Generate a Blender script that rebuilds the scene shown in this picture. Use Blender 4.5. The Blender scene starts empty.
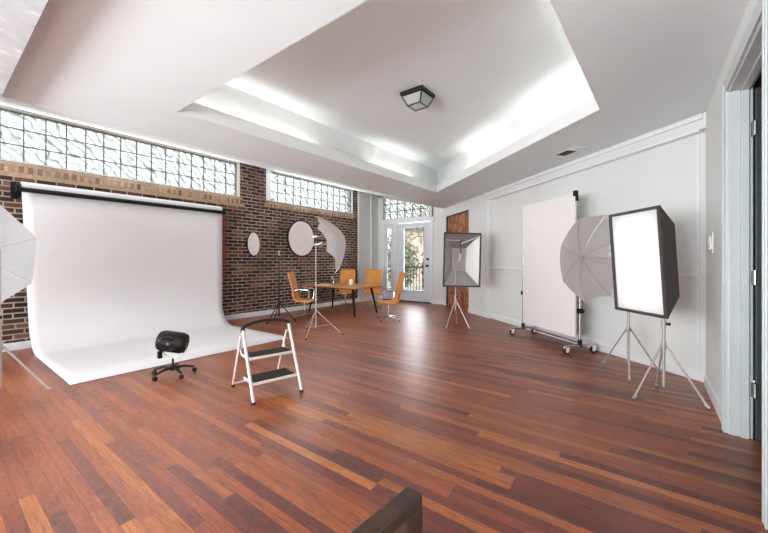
import bpy, bmesh, math, random
from mathutils import Vector, Matrix
from mathutils.geometry import tessellate_polygon
PI = math.pi
random.seed(7)
S = bpy.context.scene
COL = S.collection

# ------------------------------------------------------------------ materials
def lin(c):
    out = []
    for v in c[:3]:
        v /= 255.0
        out.append(v / 12.92 if v <= 0.04045 else ((v + 0.055) / 1.055) ** 2.4)
    return (*out, 1.0)

class N:
    """tiny node helper"""
    def __init__(s, name):
        s.m = bpy.data.materials.new(name); s.m.use_nodes = True
        s.t = s.m.node_tree; s.t.nodes.clear()
        s.out = s.t.nodes.new('ShaderNodeOutputMaterial')
    def n(s, typ, props=None, **ins):
        nd = s.t.nodes.new('ShaderNode' + typ)
        for k, v in (props or {}).items(): setattr(nd, k, v)
        for k, v in ins.items():
            key = int(k[1:]) if k[0] == '_' and k[1:].isdigit() else k.replace('_', ' ')
            sock = nd.inputs[key]
            if hasattr(v, 'links') or isinstance(v, bpy.types.NodeSocket): s.t.links.new(v, sock)
            else: sock.default_value = v
        return nd
    def math(s, op, a, b=0.0):
        return s.n('Math', {'operation': op}, _0=a, _1=b).outputs[0]
    def mix(s, f, a, b, mode='MIX'):
        nd = s.t.nodes.new('ShaderNodeMix'); nd.data_type = 'RGBA'; nd.blend_type = mode
        for i, v in ((0, f), (6, a), (7, b)):
            if isinstance(v, bpy.types.NodeSocket): s.t.links.new(v, nd.inputs[i])
            else: nd.inputs[i].default_value = v
        return nd.outputs[2]
    def ramp(s, f, stops, interp='LINEAR'):
        nd = s.t.nodes.new('ShaderNodeValToRGB'); cr = nd.color_ramp; cr.interpolation = interp
        while len(cr.elements) < len(stops): cr.elements.new(0.5)
        for e, (p, c) in zip(cr.elements, stops): e.position = p; e.color = c
        s.t.links.new(f, nd.inputs[0]); return nd.outputs[0]
    def pos(s, scale=(1, 1, 1), rot=(0, 0, 0), obj=True):
        tc = s.n('TexCoord')
        mp = s.n('Mapping', Scale=scale, Rotation=rot)
        s.t.links.new(tc.outputs['Object'], mp.inputs['Vector']); return mp.outputs[0]
    def surf(s, sh): s.t.links.new(sh, s.out.inputs['Surface']); return s.m

def plain(name, rgb, rough=0.5, metal=0.0, spec=0.5, var=0.0, vscale=6.0, bump=0.0, bscale=60.0, coat=0.0):
    k = N(name); v = k.pos()
    c = lin(rgb)
    base = c
    if var:
        nz = k.n('TexNoise', Vector=v, Scale=vscale, Detail=4.0).outputs[0]
        lo = tuple(x * (1 - var) for x in c[:3]) + (1,); hi = tuple(min(1, x * (1 + var)) for x in c[:3]) + (1,)
        base = k.ramp(nz, [(0.3, lo), (0.7, hi)])
    p = k.n('BsdfPrincipled', Base_Color=base, Roughness=rough, Metallic=metal)
    p.inputs['Specular IOR Level'].default_value = spec
    if coat: p.inputs['Coat Weight'].default_value = coat
    if bump:
        nz = k.n('TexNoise', Vector=v, Scale=bscale, Detail=5.0).outputs[0]
        b = k.n('Bump', Strength=bump, Distance=0.01, Height=nz)
        k.t.links.new(b.outputs[0], p.inputs['Normal'])
    return k.surf(p.outputs[0])

def emis(name, rgb, strength):
    k = N(name); e = k.n('Emission', Color=lin(rgb), Strength=strength); return k.surf(e.outputs[0])

def fabric(name, rgb, trans=0.35, rough=0.8):
    k = N(name); v = k.pos()
    nz = k.n('TexNoise', Vector=v, Scale=9.0, Detail=3.0).outputs[0]
    c = lin(rgb)
    base = k.ramp(nz, [(0.3, tuple(x * .94 for x in c[:3]) + (1,)), (0.7, c)])
    d = k.n('BsdfPrincipled', Base_Color=base, Roughness=rough)
    t = k.n('BsdfTranslucent', Color=base)
    mx = k.n('MixShader', _0=trans, _1=d.outputs[0], _2=t.outputs[0])
    return k.surf(mx.outputs[0])

def clear_glass(name, tint=(1, 1, 1, 1), gloss=0.08):
    k = N(name)
    nz = k.n('TexNoise', Vector=k.pos(), Scale=3.0, Detail=1.0).outputs[0]
    tcol = k.ramp(nz, [(0, tuple(x * .96 for x in tint[:3]) + (1,)), (1, tint)])
    t = k.n('BsdfTransparent', Color=tcol)
    g = k.n('BsdfGlossy', Roughness=0.02)
    f = k.n('Fresnel', IOR=1.45)
    fac = k.math('ADD', f.outputs[0], gloss * 0.3)
    mx = k.n('MixShader', _0=fac, _1=t.outputs[0], _2=g.outputs[0])
    return k.surf(mx.outputs[0])

def glass_block(name):
    k = N(name); v = k.pos()
    w1 = k.n('TexNoise', Vector=v, Scale=16.0, Detail=1.0, Distortion=1.4).outputs[0]
    w2 = k.n('TexWave', {'bands_direction': 'DIAGONAL'}, Vector=v, Scale=7.0, Distortion=9.0, Detail=1.0).outputs[1]
    h = k.math('ADD', w1, k.math('MULTIPLY', w2, 0.35))
    b = k.n('Bump', Strength=0.5, Distance=0.03, Height=h)
    sw = k.n('TexWave', {'bands_direction': 'DIAGONAL'}, Vector=v, Scale=4.0, Distortion=9.0, Detail=1.5, Detail_Scale=1.2).outputs[1]
    gc = k.ramp(sw, [(0.02, lin((166, 174, 172))), (0.18, lin((222, 226, 224))), (0.4, lin((248, 250, 248)))])
    g = k.n('BsdfRefraction', Color=gc, Roughness=0.03, IOR=1.2)
    k.t.links.new(b.outputs[0], g.inputs['Normal'])
    gl = k.n('BsdfGlossy', Color=(1, 1, 1, 1), Roughness=0.08)
    k.t.links.new(b.outputs[0], gl.inputs['Normal'])
    tr = k.n('BsdfTransparent', Color=gc)
    m1 = k.n('MixShader', _0=0.45, _1=g.outputs[0], _2=tr.outputs[0])
    m2 = k.n('MixShader', _0=0.08, _1=m1.outputs[0], _2=gl.outputs[0])
    return k.surf(m2.outputs[0])

def floor_mat():
    k = N('hardwood planks'); tc = k.n('TexCoord'); sp = k.n('SeparateXYZ'); k.t.links.new(tc.outputs['Object'], sp.inputs[0])
    x, y = sp.outputs[0], sp.outputs[1]
    W, L = 0.060, 1.15
    yr = k.math('DIVIDE', y, W); row = k.math('FLOOR', yr); fy = k.math('FRACT', yr)
    off = k.n('TexWhiteNoise', {'noise_dimensions': '1D'}, W=row).outputs[0]
    xr = k.math('ADD', k.math('DIVIDE', x, L), k.math('MULTIPLY', off, 7.0))
    colm = k.math('FLOOR', xr); fx = k.math('FRACT', xr)
    idv = k.n('CombineXYZ', X=row, Y=colm).outputs[0]
    wn = k.n('TexWhiteNoise', {'noise_dimensions': '2D'}, Vector=idv)
    r1 = wn.outputs[0]
    base = k.ramp(r1, [(0.0, lin((84, 32, 30))), (0.18, lin((106, 44, 36))), (0.34, lin((128, 60, 38))), (0.6, lin((146, 74, 42))), (0.85, lin((162, 92, 46))), (1.0, lin((182, 112, 54)))])
    # grain stretched along the plank, different on each plank
    gv = k.n('CombineXYZ', X=k.math('MULTIPLY', x, 1.6), Y=k.math('MULTIPLY', y, 34.0), Z=k.math('MULTIPLY', r1, 40.0)).outputs[0]
    g1 = k.n('TexNoise', Vector=gv, Scale=1.9, Detail=8.0, Roughness=0.75, Distortion=1.4).outputs[0]
    gcol = k.ramp(g1, [(0.34, (0.30, 0.27, 0.28, 1)), (0.47, (.86, .85, .85, 1)), (0.56, (1.1, 1.08, 1.05, 1)), (0.66, (1.55, 1.5, 1.4, 1))])
    c = k.mix(0.95, base, gcol, 'MULTIPLY')
    gv2 = k.n('CombineXYZ', X=k.math('MULTIPLY', x, 9.0), Y=k.math('MULTIPLY', y, 150.0)).outputs[0]
    g2 = k.n('TexNoise', Vector=gv2, Scale=1.0, Detail=4.0).outputs[0]
    c = k.mix(0.5, c, k.ramp(g2, [(0.38, (0.5, 0.47, 0.46, 1)), (0.58, (1.2, 1.18, 1.16, 1))]), 'MULTIPLY')
    # worn, paler patches, plus window glare painted in towards the left
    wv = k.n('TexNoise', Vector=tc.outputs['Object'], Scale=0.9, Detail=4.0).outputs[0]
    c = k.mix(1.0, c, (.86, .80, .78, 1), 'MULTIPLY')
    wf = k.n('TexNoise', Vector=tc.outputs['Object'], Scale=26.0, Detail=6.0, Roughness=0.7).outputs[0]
    left_glare = k.n('MapRange', Value=x); left_glare.inputs[1].default_value = 5.6; left_glare.inputs[2].default_value = 2.6
    wm = k.math('MULTIPLY', k.ramp(k.math('ADD', k.math('MULTIPLY', wv, 0.6), k.math('MULTIPLY', wf, 0.5)), [(0.42, (0, 0, 0, 1)), (0.66, (1, 1, 1, 1))]), k.math('ADD', k.math('MULTIPLY', left_glare.outputs[0], 0.48), 0.10))
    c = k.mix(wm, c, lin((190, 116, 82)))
    # gaps
    e1 = k.math('LESS_THAN', k.math('MINIMUM', fy, k.math('SUBTRACT', 1.0, fy)), 0.018)
    e2 = k.math('LESS_THAN', k.math('MINIMUM', fx, k.math('SUBTRACT', 1.0, fx)), 0.0012)
    gap = k.math('MAXIMUM', e1, e2)
    c = k.mix(k.math('MULTIPLY', gap, 0.65), c, lin((46, 22, 16)))
    rr = k.n('MapRange', Value=wv); rr.inputs[3].default_value = 0.34; rr.inputs[4].default_value = 0.5
    rough = k.math('ADD', rr.outputs[0], k.math('MULTIPLY', g2, 0.10))
    hgt = k.math('SUBTRACT', k.math('MULTIPLY', g1, 0.35), gap)
    b = k.n('Bump', Strength=0.25, Distance=0.002, Height=hgt)
    p = k.n('BsdfPrincipled', Base_Color=c, Roughness=rough)
    p.inputs['Specular IOR Level'].default_value = 0.4; p.inputs['Coat Weight'].default_value = .35; p.inputs['Coat Roughness'].default_value = .30
    k.t.links.new(b.outputs[0], p.inputs['Normal'])
    return k.surf(p.outputs[0])

def brick_mat(name, bw=0.225, bh=0.075, rowlock=False, stain=True):
    k = N(name); tc = k.n('TexCoord'); sp = k.n('SeparateXYZ'); k.t.links.new(tc.outputs['Object'], sp.inputs[0])
    y, z = sp.outputs[1], sp.outputs[2]
    zr = k.math('DIVIDE', z, bh); row = k.math('FLOOR', zr); fz = k.math('FRACT', zr)
    half = k.math('MULTIPLY', k.math('MODULO', row, 2.0), 0.5)
    jig = k.n('TexWhiteNoise', {'noise_dimensions': '1D'}, W=row).outputs[0]
    yr = k.math('ADD', k.math('ADD', k.math('DIVIDE', y, bw), half if not rowlock else 0.0), k.math('MULTIPLY', jig, 0.12))
    cm = k.math('FLOOR', yr); fy = k.math('FRACT', yr)
    idv = k.n('CombineXYZ', X=row, Y=cm).outputs[0]
    r = k.n('TexWhiteNoise', {'noise_dimensions': '2D'}, Vector=idv).outputs[0]
    if rowlock:
        col = k.ramp(r, [(0, lin((140, 96, 70))), (0.35, lin((168, 118, 84))), (0.7, lin((190, 148, 114))), (1, lin((104, 72, 58)))])
    else:
        col = k.ramp(r, [(0, lin((34, 26, 27))), (0.3, lin((50, 37, 35))), (0.6, lin((80, 50, 43))), (0.85, lin((108, 68, 54))), (1, lin((130, 90, 70)))])
    nz = k.n('TexNoise', Vector=tc.outputs['Object'], Scale=38.0, Detail=5.0).outputs[0]
    col = k.mix(0.7, col, k.ramp(nz, [(0.3, (0.6, 0.58, 0.58, 1)), (0.7, (1.25, 1.22, 1.2, 1))]), 'MULTIPLY')
    wob = k.math('MULTIPLY', k.math('SUBTRACT', nz, 0.5), 0.10)
    mz, my = 0.125, 0.125 * bh / bw
    dz = k.math('ADD', k.math('MINIMUM', fz, k.math('SUBTRACT', 1.0, fz)), wob)
    dy = k.math('ADD', k.math('MINIMUM', fy, k.math('SUBTRACT', 1.0, fy)), k.math('MULTIPLY', wob, bh / bw))
    mort = k.math('MAXIMUM', k.math('LESS_THAN', dz, mz), k.math('LESS_THAN', dy, my))
    mcol = k.ramp(nz, [(0.3, lin((156, 140, 124))), (0.7, lin((200, 186, 168)))])
    big = k.n('TexNoise', Vector=tc.outputs['Object'], Scale=1.6, Detail=3.0).outputs[0]
    mcol = k.mix(k.ramp(big, [(0.4, (0, 0, 0, 1)), (0.65, (.6, .6, .6, 1))]), mcol, lin((118, 100, 86)))
    c = k.mix(mort, col, mcol)
    if stain:   # an old painted red stripe on the brick
        m1 = k.math('MULTIPLY', k.math('GREATER_THAN', y, -4.93), k.math('LESS_THAN', y, -4.76))
        m2 = k.math('MULTIPLY', k.math('GREATER_THAN', z, 0.82), k.math('LESS_THAN', z, 2.02))
        c = k.mix(k.math('MULTIPLY', k.math('MULTIPLY', m1, m2), 0.62), c, lin((170, 66, 52)))
    b = k.n('Bump', Strength=0.8, Distance=0.008, Height=k.math('SUBTRACT', k.math('MULTIPLY', nz, 0.4), mort))
    p = k.n('BsdfPrincipled', Base_Color=c, Roughness=0.85)
    k.t.links.new(b.outputs[0], p.inputs['Normal'])
    return k.surf(p.outputs[0])

def osb_mat():
    k = N('flaky brown board'); v = k.pos((7, 7, 5))
    vo = k.n('TexVoronoi', Vector=v, Scale=2.2, Randomness=1.0)
    nz = k.n('TexNoise', Vector=k.pos((9, 9, 5)), Scale=1.0, Detail=5.0, Distortion=2.0).outputs[0]
    c1 = k.ramp(nz, [(0.34, lin((70, 38, 26))), (0.46, lin((140, 84, 56))), (0.56, lin((176, 116, 80))), (0.68, lin((214, 164, 130)))])
    c = k.mix(0.3, c1, k.ramp(vo.outputs['Distance'], [(0, lin((90, 48, 30))), (1, lin((186, 126, 84)))]))
    p = k.n('BsdfPrincipled', Base_Color=c, Roughness=0.7)
    return k.surf(p.outputs[0])

def wood(name, a, b, scale=(3, 40, 40), rough=0.4):
    k = N(name); nz = k.n('TexNoise', Vector=k.pos(scale), Scale=1.0, Detail=5.0, Distortion=0.8).outputs[0]
    c = k.ramp(nz, [(0.3, lin(a)), (0.7, lin(b))])
    return k.surf(k.n('BsdfPrincipled', Base_Color=c, Roughness=rough).outputs[0])

def diffuser_mat(name, strength):
    k = N(name); tc = k.n('TexCoord'); sp = k.n('SeparateXYZ'); k.t.links.new(tc.outputs['Object'], sp.inputs[0])
    # bulb behind the cloth: glow falls off towards the rim of the diffuser
    dy = k.math('SUBTRACT', 1.0, k.math('POWER', k.math('ABSOLUTE', k.math('DIVIDE', sp.outputs[1], 0.285)), 3.0))
    dz = k.math('SUBTRACT', 1.0, k.math('POWER', k.math('ABSOLUTE', k.math('DIVIDE', sp.outputs[2], 0.45)), 4.0))
    f = k.math('MAXIMUM', 0.0, k.math('MULTIPLY', dy, dz))
    st = k.math('ADD', k.math('MULTIPLY', f, strength), 0.48)
    e = k.n('Emission', Color=(1.0, 0.985, 0.975, 1), Strength=st)
    return k.surf(e.outputs[0])

def paint(name, rgb, rough=0.65, bump=0.08, var=0.02):
    return plain(name, rgb, rough, var=var, vscale=1.3, bump=bump, bscale=40.0, spec=0.3)

def cracked_paint(name):
    k = N(name); v = k.pos((6, 6, 6))
    nz = k.n('TexNoise', Vector=v, Scale=1.2, Detail=6.0, Distortion=1.0).outputs[0]
    c = k.ramp(nz, [(0.30, lin((110, 106, 104))), (0.335, lin((178, 180, 182))), (0.6, lin((190, 192, 194))), (0.72, lin((216, 217, 218)))])
    p = k.n('BsdfPrincipled', Base_Color=c, Roughness=0.6)
    b = k.n('Bump', Strength=0.4, Distance=0.01, Height=nz); k.t.links.new(b.outputs[0], p.inputs['Normal'])
    return k.surf(p.outputs[0])

M = dict(
    floor=floor_mat(), brick=brick_mat('dark brick', .205, .068), rowlock=brick_mat('rowlock brick', 0.088, 0.15, True, False),
    wall=paint('pale painted wall', (226, 228, 226)), ceil=paint('ceiling paint', (232, 241, 243), 0.8, 0.03),
    cove=paint('cove paint', (230, 232, 231), 0.8, 0.02), trim=plain('white gloss trim', (234, 236, 238), 0.35, var=0.02),
    mortar_tan=plain('tan mortar', (172, 148, 122), 0.9, var=0.15, vscale=20, bump=0.3),
    beam=cracked_paint('old cracked paint'), osb=osb_mat(), gblock=glass_block('wavy glass block'),
    joint=plain('glass block joint', (104, 106, 100), 0.7, var=0.08), cream=plain('cream frame', (226, 222, 208), 0.5, var=0.03),
    glass=clear_glass('window glass'), doorpaint=plain('blue white door paint', (222, 228, 236), 0.4, var=0.02),
    black=plain('black metal', (20, 20, 22), 0.35, var=0.1), blackmat=plain('matt black', (14, 14, 15), 0.7, spec=.2, var=.1), blackplastic=plain('black plastic', (12, 12, 13), 0.5, spec=.3, var=0.1),
    chrome=plain('chrome tube', (205, 200, 198), 0.22, 1.0, var=0.04), greymetal=plain('grey painted stand metal', (188, 178, 174), 0.35, 0.35, var=0.05),
    paper=plain('seamless paper', (228, 224, 224), 0.9, var=0.01, vscale=2, bump=0.02), rubber=plain('rubber', (24, 22, 22), 0.8, var=0.1),
    white=plain('white plastic', (232, 230, 228), 0.4, var=0.02), ladderwhite=plain('white lacquered tube', (216, 204, 200), 0.3, var=0.03),
    tread=plain('ribbed rubber tread', (48, 42, 40), 0.75, var=0.15, vscale=60, bump=0.4, bscale=140),
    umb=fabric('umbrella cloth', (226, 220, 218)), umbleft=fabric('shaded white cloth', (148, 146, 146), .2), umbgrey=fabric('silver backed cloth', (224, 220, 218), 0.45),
    sbblack=plain('softbox shell cloth', (72, 68, 66), 0.7, var=0.12, vscale=30, bump=0.15, bscale=180),
    silver=plain('silver lining', (196, 192, 190), 0.38, 0.75, var=0.05, bump=0.15, bscale=25),
    diffuser=diffuser_mat('lit diffuser', 0.7), lamp=emis('lamp tube', (255, 246, 236), 6.0),
    leather=plain('tan leather', (212, 138, 50), 0.45, var=0.08, vscale=8, bump=0.08), tabletop=wood('oak tabletop', (176, 112, 62), (206, 146, 92)),
    darkwood=wood('dark varnished wood', (34, 21, 15), (72, 46, 31), (6, 30, 30), 0.35),
    vfoam=plain('white foam board', (236, 232, 231), 0.55, var=0.01), disc=plain('white disc cloth', (236, 230, 228), 0.7, var=0.02),
    discbright=plain('bright white disc', (255, 254, 254), 0.5, var=0.01),
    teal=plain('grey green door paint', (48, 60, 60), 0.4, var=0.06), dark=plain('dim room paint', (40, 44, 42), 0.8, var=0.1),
    leaf=plain('leaf green', (150, 160, 134), 0.6, var=0.35, vscale=5), leafd=plain('deep leaf green', (104, 116, 98), 0.6, var=0.35, vscale=5),
    bark=plain('bark', (92, 74, 58), 0.9, var=0.3, vscale=20, bump=0.5), deck=wood('grey deck', (128, 120, 112), (160, 152, 142)),
    orangewall=plain('pale house wall', (226, 208, 192), 0.8, var=0.15, vscale=3), hinge=plain('steel hinge', (190, 190, 188), 0.3, 0.9, var=0.05),
    cover=plain('shade glass', (168, 168, 166), 0.3, var=0.05, bump=0.2, bscale=80), ventdark=plain('vent dark', (46, 42, 40), 0.7, var=0.1),
    candle=plain('milky white glass', (244, 236, 230), 0.3, var=0.02), cove_tube=emis('cove tube light', (255, 250, 244), 11.0),
)

# ------------------------------------------------------------------ mesh helpers
class MB:
    def __init__(s): s.v = []; s.f = []
    def add(s, vs, fs):
        b = len(s.v); s.v += [tuple(p) for p in vs]; s.f += [tuple(i + b for i in f) for f in fs]; return s
    def box(s, x0, x1, y0, y1, z0, z1, mat=None):
        vs = [Vector((x, y, z)) for z in (z0, z1) for y in (y0, y1) for x in (x0, x1)]
        if mat is not None: vs = [mat @ v for v in vs]
        return s.add(vs, [(0, 2, 3, 1), (4, 5, 7, 6), (0, 1, 5, 4), (2, 6, 7, 3), (0, 4, 6, 2), (1, 3, 7, 5)])
    def prism(s, pts, d):            # polygon pts (3D) extruded by vector d
        n = len(pts); d = Vector(d); vs = [Vector(p) for p in pts]; vs += [v + d for v in vs]
        return s.add(vs, [tuple(range(n))[::-1], tuple(range(n, 2 * n))] + [(i, (i + 1) % n, n + (i + 1) % n, n + i) for i in range(n)])
    def tube(s, pts, r, n=10, cap=True, flat=1.0):
        pts = [Vector(p) for p in pts]
        rs = r if isinstance(r, (list, tuple)) else [r] * len(pts)
        vs = []; fs = []; up = None
        for i, p in enumerate(pts):
            t = (pts[min(i + 1, len(pts) - 1)] - pts[max(i - 1, 0)]).normalized()
            if up is None: up = Vector((0, 0, 1)) if abs(t.z) < 0.9 else Vector((1, 0, 0))
            a = t.cross(up).normalized(); b = a.cross(t).normalized(); up = b
            for k in range(n):
                an = 2 * PI * k / n
                vs.append(p + a * math.cos(an) * rs[i] + b * math.sin(an) * rs[i] * flat)
        for i in range(len(pts) - 1):
            for k in range(n):
                fs.append((i * n + k, i * n + (k + 1) % n, (i + 1) * n + (k + 1) % n, (i + 1) * n + k))
        if cap: fs += [tuple(range(n))[::-1], tuple(range((len(pts) - 1) * n, len(pts) * n))]
        return s.add(vs, fs)
    def lathe(s, prof, n=24, mat=None):   # prof [(r,z)]
        vs = []; fs = []
        for r, z in prof:
            for k in range(n):
                p = Vector((r * math.cos(2 * PI * k / n), r * math.sin(2 * PI * k / n), z)); vs.append(mat @ p if mat is not None else p)
        for i in range(len(prof) - 1):
            for k in range(n): fs.append((i * n + k, i * n + (k + 1) % n, (i + 1) * n + (k + 1) % n, (i + 1) * n + k))
        if prof[0][0] > 1e-5: fs.append(tuple(range(n))[::-1])
        if prof[-1][0] > 1e-5: fs.append(tuple(range((len(prof) - 1) * n, len(prof) * n)))
        return s.add(vs, fs)
    def build(s, name, mat, parent=None, smooth=False, bevel=0.0, kind=None, solid=0.0, world_off=None):
        me = bpy.data.meshes.new(name); me.from_pydata(s.v, [], s.f)
        bm = bmesh.new(); bm.from_mesh(me)
        bmesh.ops.remove_doubles(bm, verts=bm.verts, dist=1e-6)
        if not solid: bmesh.ops.recalc_face_normals(bm, faces=bm.faces)
        bm.to_mesh(me); bm.free()
        me.materials.append(mat)
        if smooth:
            for p in me.polygons: p.use_smooth = True
            try: me.set_sharp_from_angle(angle=math.radians(42))
            except Exception: pass
        o = bpy.data.objects.new(name, me); COL.objects.link(o)
        if parent: o.parent = parent
        if bevel:
            m = o.modifiers.new('bevel', 'BEVEL'); m.width = bevel; m.segments = 2; m.limit_method = 'ANGLE'
        if solid:
            m = o.modifiers.new('thick', 'SOLIDIFY'); m.thickness = solid
        if kind: o['kind'] = kind
        return o

def tag(o, label, cat, group=None):
    o['label'] = label; o['category'] = cat
    if group: o['group'] = group
    return o
def thing(name, label, cat, loc=(0, 0, 0), rz=0.0, group=None):
    o = bpy.data.objects.new(name, None); o.empty_display_size = 0.1; COL.objects.link(o)
    o.location = loc; o.rotation_euler = (0, 0, rz); return tag(o, label, cat, group)
def st(o): o['kind'] = 'structure'; return o
def dup(root, loc, rz, label):
    r = root.copy(); COL.objects.link(r); r.location = loc; r.rotation_euler = (0, 0, rz); r['label'] = label
    for ch in list(root.children):
        c = ch.copy(); COL.objects.link(c); c.parent = r
        for g in ch.children:
            d = g.copy(); COL.objects.link(d); d.parent = c
    return r

# ------------------------------------------------------------------ the room (metres): brick wall X=0, garden door wall Y=0
HC, HW, XR = 2.53, 3.12, 6.95            # flat ceiling, ceiling at the brick wall, doorway wall
XC = 2.2                                 # where the sloping ceiling strip meets the flat one
YB = -11.2                               # wall behind the camera
A2, B2 = Vector((XC, 0, 0)), Vector((XR, -3.93, 0))
D = (B2 - A2).normalized(); NI = Vector((D.y, -D.x, 0))     # along the angled wall / into the room
LR = (B2 - A2).length
def slope(x): return HW - (HW - HC) * x / XC
def RW(s, off, z): p = A2 + D * s + NI * off; return Vector((p.x, p.y, z))
RM = Matrix((( D.x, NI.x, 0, A2.x), (D.y, NI.y, 0, A2.y), (0, 0, 1, 0), (0, 0, 0, 1)))   # local (s, off, z) -> world

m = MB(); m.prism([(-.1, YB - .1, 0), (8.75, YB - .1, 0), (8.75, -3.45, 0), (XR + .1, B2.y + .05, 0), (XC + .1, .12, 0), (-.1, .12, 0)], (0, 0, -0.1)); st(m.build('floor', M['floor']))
# ceiling: flat part with the tray opening, sloping strip
T = [Vector((3.04, -6.895)), Vector((3.12, -2.07)), Vector((6.17, -4.59)), Vector((6.09, -6.895))]
outer = [(XC, YB), (XR + .3, YB), (XR + .3, -3.6), (XC, 0.34), (XC, 0.0)]
outer = [(XC, YB), (XR + .02, YB), (XR + .02, -3.90), (XC + .02, 0.03), (XC, 0.03)]
def poly_hole(mb, out, inn, z, up):
    loops = [[Vector((p[0], p[1], z)) for p in out], [Vector((p[0], p[1], z)) for p in inn]]
    flat = loops[0] + loops[1]
    mb.add(flat, [tuple(t) for t in tessellate_polygon(loops)])
m = MB(); poly_hole(m, outer, T, HC, False); st(m.build('ceiling', M['ceil']))
m = MB(); m.add([(XC, YB, HC), (XC, .03, HC), (-.02, .03, slope(-.02)), (-.02, YB, slope(-.02))], [(0, 1, 2, 3)]); st(m.build('ceiling', M['ceil']))
def offs(poly, d):                       # offset a clockwise/ccw convex polygon outwards
    c = sum(poly, Vector((0, 0))) / len(poly); n = len(poly); lines = []
    for i in range(n):
        a, b = poly[i], poly[(i + 1) % n]; t = (b - a).normalized(); nn = Vector((t.y, -t.x))
        if nn.dot((a + b) / 2 - c) < 0: nn = -nn
        lines.append((a + nn * d, t))
    out = []
    for i in range(n):
        p, t = lines[i - 1]; q, u = lines[i]; k = ((q - p).x * u.y - (q - p).y * u.x) / (t.x * u.y - t.y * u.x); out.append(p + t * k)
    return out
LIP, HT, SET = 0.145, 3.05, 0.15
To = offs(T, 0.025); Tw = offs(T, SET)
m = MB()                                  # lip of the cove
for i in range(4):
    j = (i + 1) % 4
    a, b, c_, d_ = T[i], T[j], To[j], To[i]
    m.prism([(p.x, p.y, HC + .0015) for p in (a, b, c_, d_)], (0, 0, LIP))
st(m.build('trim_1', M['cove']))
m = MB()
for i in range(4):
    j = (i + 1) % 4
    a, b, c_, d_ = T[i], T[j], Tw[j], Tw[i]
    m.add([(a.x, a.y, HC + .02), (b.x, b.y, HC + .02), (c_.x, c_.y, HC + .02), (d_.x, d_.y, HC + .02)], [(0, 1, 2, 3)])
    m.add([(d_.x, d_.y, HC + .02), (c_.x, c_.y, HC + .02), (c_.x, c_.y, HT), (d_.x, d_.y, HT)], [(0, 1, 2, 3)])
st(m.build('ceiling', M['cove']))
m = MB().add([(p.x, p.y, HT) for p in Tw], [(0, 1, 2, 3)]); st(m.build('ceiling', M['ceil']))

# beam near the camera
m = MB().box(0.01, XR - .01, -8.75, -7.95, 2.40, 2.528); st(m.build('trim_2', M['beam'], bevel=.004))

# --- brick wall with two glass block windows
W1 = (-8.81, -4.47); W2 = (-3.87, -1.12); ZB, ZT = 2.45, 3.09; YK = -0.93
m = MB(); tw = -0.22
m.box(tw, 0, YB, YK, 0, ZB)
m.box(tw, 0, YB, W1[0], ZB, HW); m.box(tw, 0, W1[1], W2[0], ZB, HW); m.box(tw, 0, W2[1], YK, ZB, HW)
m.box(tw, 0, W1[0], W1[1], ZT + .02, HW + .05); m.box(tw, 0, W2[0], W2[1], ZT + .02, HW + .05)
st(m.build('wall_left', M['brick']))
m = MB().box(tw, 0.012, YK, 0.0, 0, HW); m.box(0, .05, YK, YK + .10, 0, HW - .03); m.box(0, .045, -.36, -.28, 0, HW - .03)
st(m.build('wall_left', M['wall']))
m = MB().box(-.12, 0.012, W1[0] - .05, W1[1] + .02, ZB - .155, ZB - .02); st(m.build('trim_3', M['rowlock']))
m = MB().box(-.12, 0.006, W1[0] - .05, W1[1] + .1, ZB - .215, ZB - .155); st(m.build('trim_4', M['mortar_tan']))
m = MB().box(-.12, 0.012, W2[0] - .02, W2[1] + .02, ZB - .13, ZB - .0); st(m.build('trim_5', brick_mat('dark rowlock brick', 0.088, 0.15, True, False)))

def block_window(name, y0, y1, z0, z1, n, rows, fr_l, fr_r, fmat, frame_bot=.02):
    cw = (y1 - y0) / n; rh = (z1 - z0) / rows; g = 0.006
    mb = MB()
    for i in range(n):
        for r in range(rows):
            a, b, c, d = y0 + i * cw + g, y0 + (i + 1) * cw - g, z0 + r * rh + g, z0 + (r + 1) * rh - g
            mb.box(-.10, -.05, a, b, c, d)
    w = mb.build(name, M['gblock'], kind='structure')
    gm = MB()
    for i in range(n + 1):
        gm.box(-.062, -.047, y0 + i * cw - g, y0 + i * cw + g, z0 - g, z1 + g)
    for r in range(rows + 1):
        gm.box(-.061, -.048, y0, y1, z0 + r * rh - g, z0 + r * rh + g)
    st(gm.build('mortar_grid', M['joint'], w))
    f = MB(); f.box(-.16, .004, y0 - fr_l, y0 - g, z0 - frame_bot, z1 + .03); f.box(-.16, .004, y1 + g, y1 + fr_r, z0 - frame_bot, z1 + .03)
    f.box(-.16, .006, y0 - fr_l, y1 + fr_r, z1 + .004, z1 + .022); f.box(-.16, .006, y0 - fr_l, y1 + fr_r, z0 - frame_bot, z0 - g)
    st(f.build('window_frame', fmat, w)); return w
block_window('window_1', W1[0] + .03, W1[1] - .05, ZB + .0, ZT + .0, 20, 3, .03, .05, M['cream'])
block_window('window_2', W2[0] + .12, W2[1] - .03, ZB + .02, ZT + .0, 12, 3, .12, .03, M['trim'])

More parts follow.
